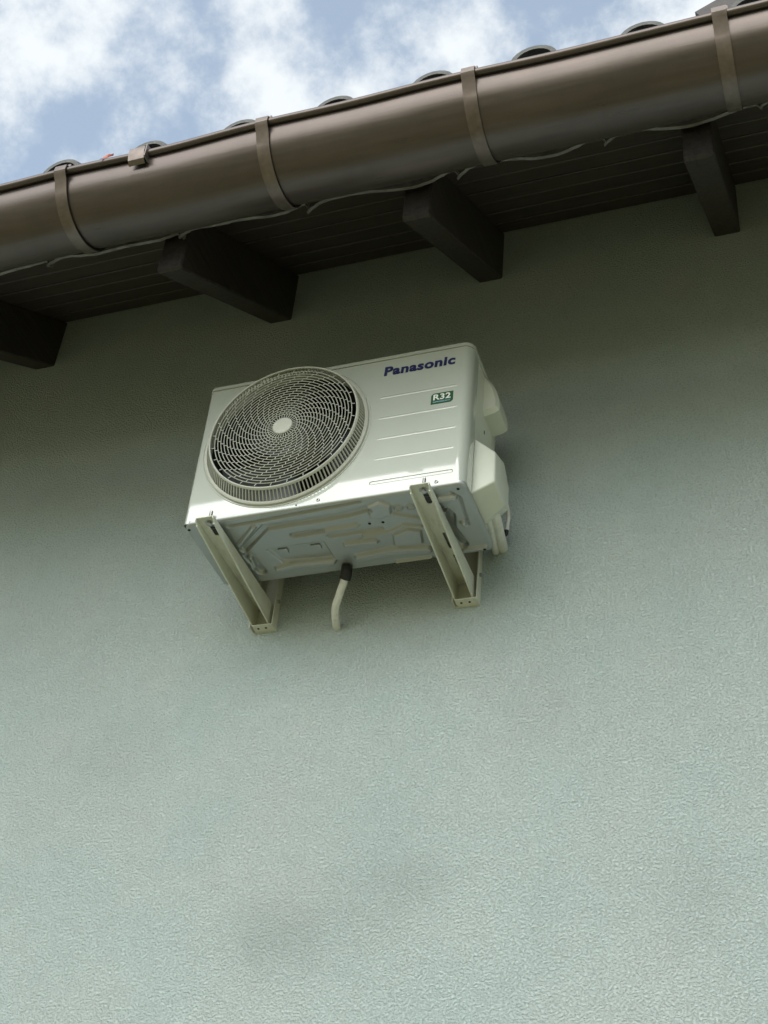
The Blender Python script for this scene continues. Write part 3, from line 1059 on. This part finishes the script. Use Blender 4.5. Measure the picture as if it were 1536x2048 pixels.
# ------------------------------------------------------------------ wall brackets
def bracket(x0, label):
    w = 0.052
    br = thing('wall_bracket', label, 'bracket', (x0 + w / 2, WY, -0.09), 'wall brackets under the unit')
    x1 = x0 + w
    t = 0.0025
    yt, yw = -0.036, WY - 0.010
    zt_ = -0.0135
    # web with slots cut (two fingers and cross bars)
    bm = bmesh.new()
    slots = [(-0.020, 0.045, 0.0075), (0.165, 0.235, 0.006), (0.262, 0.330, 0.006)]
    xm = (x0 + x1) / 2 + 0.004
    ys = [yt]
    outerP = [(x0 + t, yt), (x1 - t, yt), (x1 - t, yw), (x0 + t, yw)]
    def mk(z):
        es = []
        vs_all = []
        for P in [outerP] + [[(xm + a, b) for a, b in [(r * math.cos(q), s0 + r + r * math.sin(q)) for q in [PI + PI * k / 6 for k in range(7)]] + [(r * math.cos(q), s1 - r + r * math.sin(q)) for q in [PI * k / 6 for k in range(7)]]] for s0, s1, r in slots]:
            vs = [bm.verts.new((a, b, z)) for a, b in P]
            vs_all.append(vs)
            es += [bm.edges.new((vs[i], vs[(i + 1) % len(vs)])) for i in range(len(vs))]
        bmesh.ops.triangle_fill(bm, use_beauty=True, edges=es)
        return vs_all
    A = mk(zt_); B = mk(zt_ + t)
    for a, b in zip(A, B):
        for i in range(len(a)):
            bm.faces.new((a[i], a[(i + 1) % len(a)], b[(i + 1) % len(a)], b[i]))
    arm = obj('arm', bm, M_bracket, br)
    # side flanges, growing deeper towards the wall
    for xa_, xb_, nm in ((x0, x0 + t, 0), (x1 - t, x1, 1)):
        bm = bmesh.new()
        prof = [(yt, zt_ + t), (yt, zt_ - 0.006), (yt + 0.012, zt_ - 0.014), (yw, -0.082), (yw, zt_ + t)]
        prism_x(bm, prof, xa_, xb_)
        # folded lip along the lower edge
        dx_ = -0.004 if nm == 0 else 0.004
        a = [(xa_, yt + 0.012, zt_ - 0.0142), (xb_, yt + 0.012, zt_ - 0.0142), (xb_ + 0, yw, -0.0822), (xa_, yw, -0.0822)]
        sweep(bm, [((xa_ + xb_) / 2, yt + 0.012, zt_ - 0.0145), ((xa_ + xb_) / 2, yw, -0.0825)], 0.0026, 8)
        obj('flange', bm, M_bracket, arm)
    # inner liner sheet behind the slots darkens them
    # wall rail
    bm = bmesh.new()
    add_box(bm, x0 - 0.004, x1 + 0.0118, WY - 0.004, WY - 0.0005, -0.088, 0.32)
    add_box(bm, x0 - 0.0064, x0 - 0.0040, WY - 0.034, WY - 0.0042, -0.088, 0.32)
    add_box(bm, x1 + 0.0090, x1 + 0.0116, WY - 0.034, WY - 0.0042, -0.088, 0.32)
    rail = obj('rail', bm, M_bracket, br)
    # foot plate closing the lower end
    bm = bmesh.new()
    add_box(bm, x0 + 0.003, x1 + 0.0085, WY - 0.036, WY - 0.0045, -0.0865, -0.0840)
    foot = obj('foot_plate', bm, M_bracket, br)
    for hx in (x0 + 0.017, x1 - 0.012):
        bm = bmesh.new()
        n = 10
        add_hull8(bm, [(hx + 0.0035 * math.cos(2 * PI * k / n), WY - 0.020 + 0.0035 * math.sin(2 * PI * k / n), -0.0873) for k in range(n)],
                  [(hx + 0.0035 * math.cos(2 * PI * k / n), WY - 0.020 + 0.0035 * math.sin(2 * PI * k / n), -0.0855) for k in range(n)])
        obj('hole', bm, M_hole, foot)
    # side bolt on the rail
    bm = bmesh.new()
    sweep(bm, [(x1 + 0.0117, WY - 0.018, 0.0), (x1 + 0.017, WY - 0.018, 0.0)], 0.006, 6)
    obj('rail_bolt', bm, M_zinc, br)
    # clamping bolt through the tip of the arm
    by = -0.020
    bm = bmesh.new()
    sweep(bm, [(xm, by + 0.008, zt_ - 0.006), (xm, by + 0.008, zt_ + 0.038)], 0.0042, 12)
    for k in range(10):
        z = zt_ + 0.006 + 0.003 * k
        sweep(bm, [(xm, by + 0.008, z), (xm, by + 0.008, z + 0.0015)], 0.0047, 12)
    bolt = obj('bolt', bm, M_zinc, br, smooth=40)
    bm = bmesh.new()
    sweep(bm, [(xm, by + 0.008, zt_ - 0.0072), (xm, by + 0.008, zt_ - 0.0012)], 0.0075, 6)
    obj('bolt_head', bm, M_zinc, bolt)
    bm = bmesh.new()
    sweep(bm, [(xm, by + 0.008, zt_ - 0.0011), (xm, by + 0.008, zt_ - 0.0002)], 0.0115, 20)
    obj('washer', bm, M_zinc, bolt)
    # rubber pad between arm and base
    bm = bmesh.new()
    add_box(bm, x0 + 0.012, x1 - 0.012, 0.02, 0.07, zt_ + t + 0.0002, -0.0022)
    obj('rubber_pad', bm, M_black, br)
    return br
bracket(0.056, 'beige steel wall bracket carrying the fan end of the air conditioner')
bracket(0.647, 'beige steel wall bracket under the lettered end of the air conditioner')

# ------------------------------------------------------------------ drain hose
hose = thing('drain_hose', 'short white drain hose with black elbow hanging below the air conditioner', 'drain hose', (0.37, 0.26, -0.004))
bm = bmesh.new()
pth = smooth_path([(0.372, 0.262, -0.004), (0.371, 0.264, -0.022), (0.368, 0.270, -0.030), (0.364, 0.275, -0.036)], 6)
sweep(bm, pth, [0.0155] * (len(pth) - 1) + [0.0148], 18)
obj('elbow', bm, M_black, hose, smooth=50)
bm = bmesh.new()
pth = smooth_path([(0.366, 0.272, -0.033), (0.340, 0.304, -0.066), (0.322, 0.330, -0.085), (0.312, 0.360, -0.097), (0.306, 0.385, -0.102), (0.303, 0.402, -0.103)], 8)
sweep(bm, pth, 0.0108, 16)
obj('hose', bm, M_hose, hose, smooth=50)

# ------------------------------------------------------------------ pipes and cable at the right
def pipe(pts, r, label, cat, name, material):
    bm = bmesh.new()
    sweep(bm, smooth_path(pts, 8), r, 14)
    o = obj(name, bm, material, smooth=50)
    o['label'] = label
    o['category'] = cat
    return o
pipe([(0.806, 0.165, 0.050), (0.798, 0.235, 0.052), (0.785, 0.310, 0.066), (0.768, 0.402, 0.092)], 0.0135, 'thicker cream insulated pipe running from the lower cover into the wall', 'pipe', 'insulated_pipe', M_hose)
pipe([(0.788, 0.160, 0.040), (0.779, 0.230, 0.042), (0.765, 0.310, 0.058), (0.748, 0.402, 0.085)], 0.0100, 'thinner cream insulated pipe beside the base pan of the unit', 'pipe', 'insulated_pipe', M_hose)
cb = thing('cable', 'white cable hanging behind the lower cover with a dark loose end', 'cable', (0.80, 0.33, 0.1))
bm = bmesh.new()
sweep(bm, smooth_path([(0.800, 0.215, 0.150), (0.803, 0.280, 0.165), (0.800, 0.330, 0.150), (0.797, 0.333, 0.118), (0.796, 0.331, 0.096)], 8), 0.0055, 12)
obj('sheath', bm, M_hose, cb, smooth=50)
bm = bmesh.new()
sweep(bm, [(0.796, 0.331, 0.098), (0.7955, 0.331, 0.088), (0.795, 0.330, 0.080)], [0.0065, 0.0062, 0.003], 10)
obj('tip', bm, M_black, cb, smooth=50)
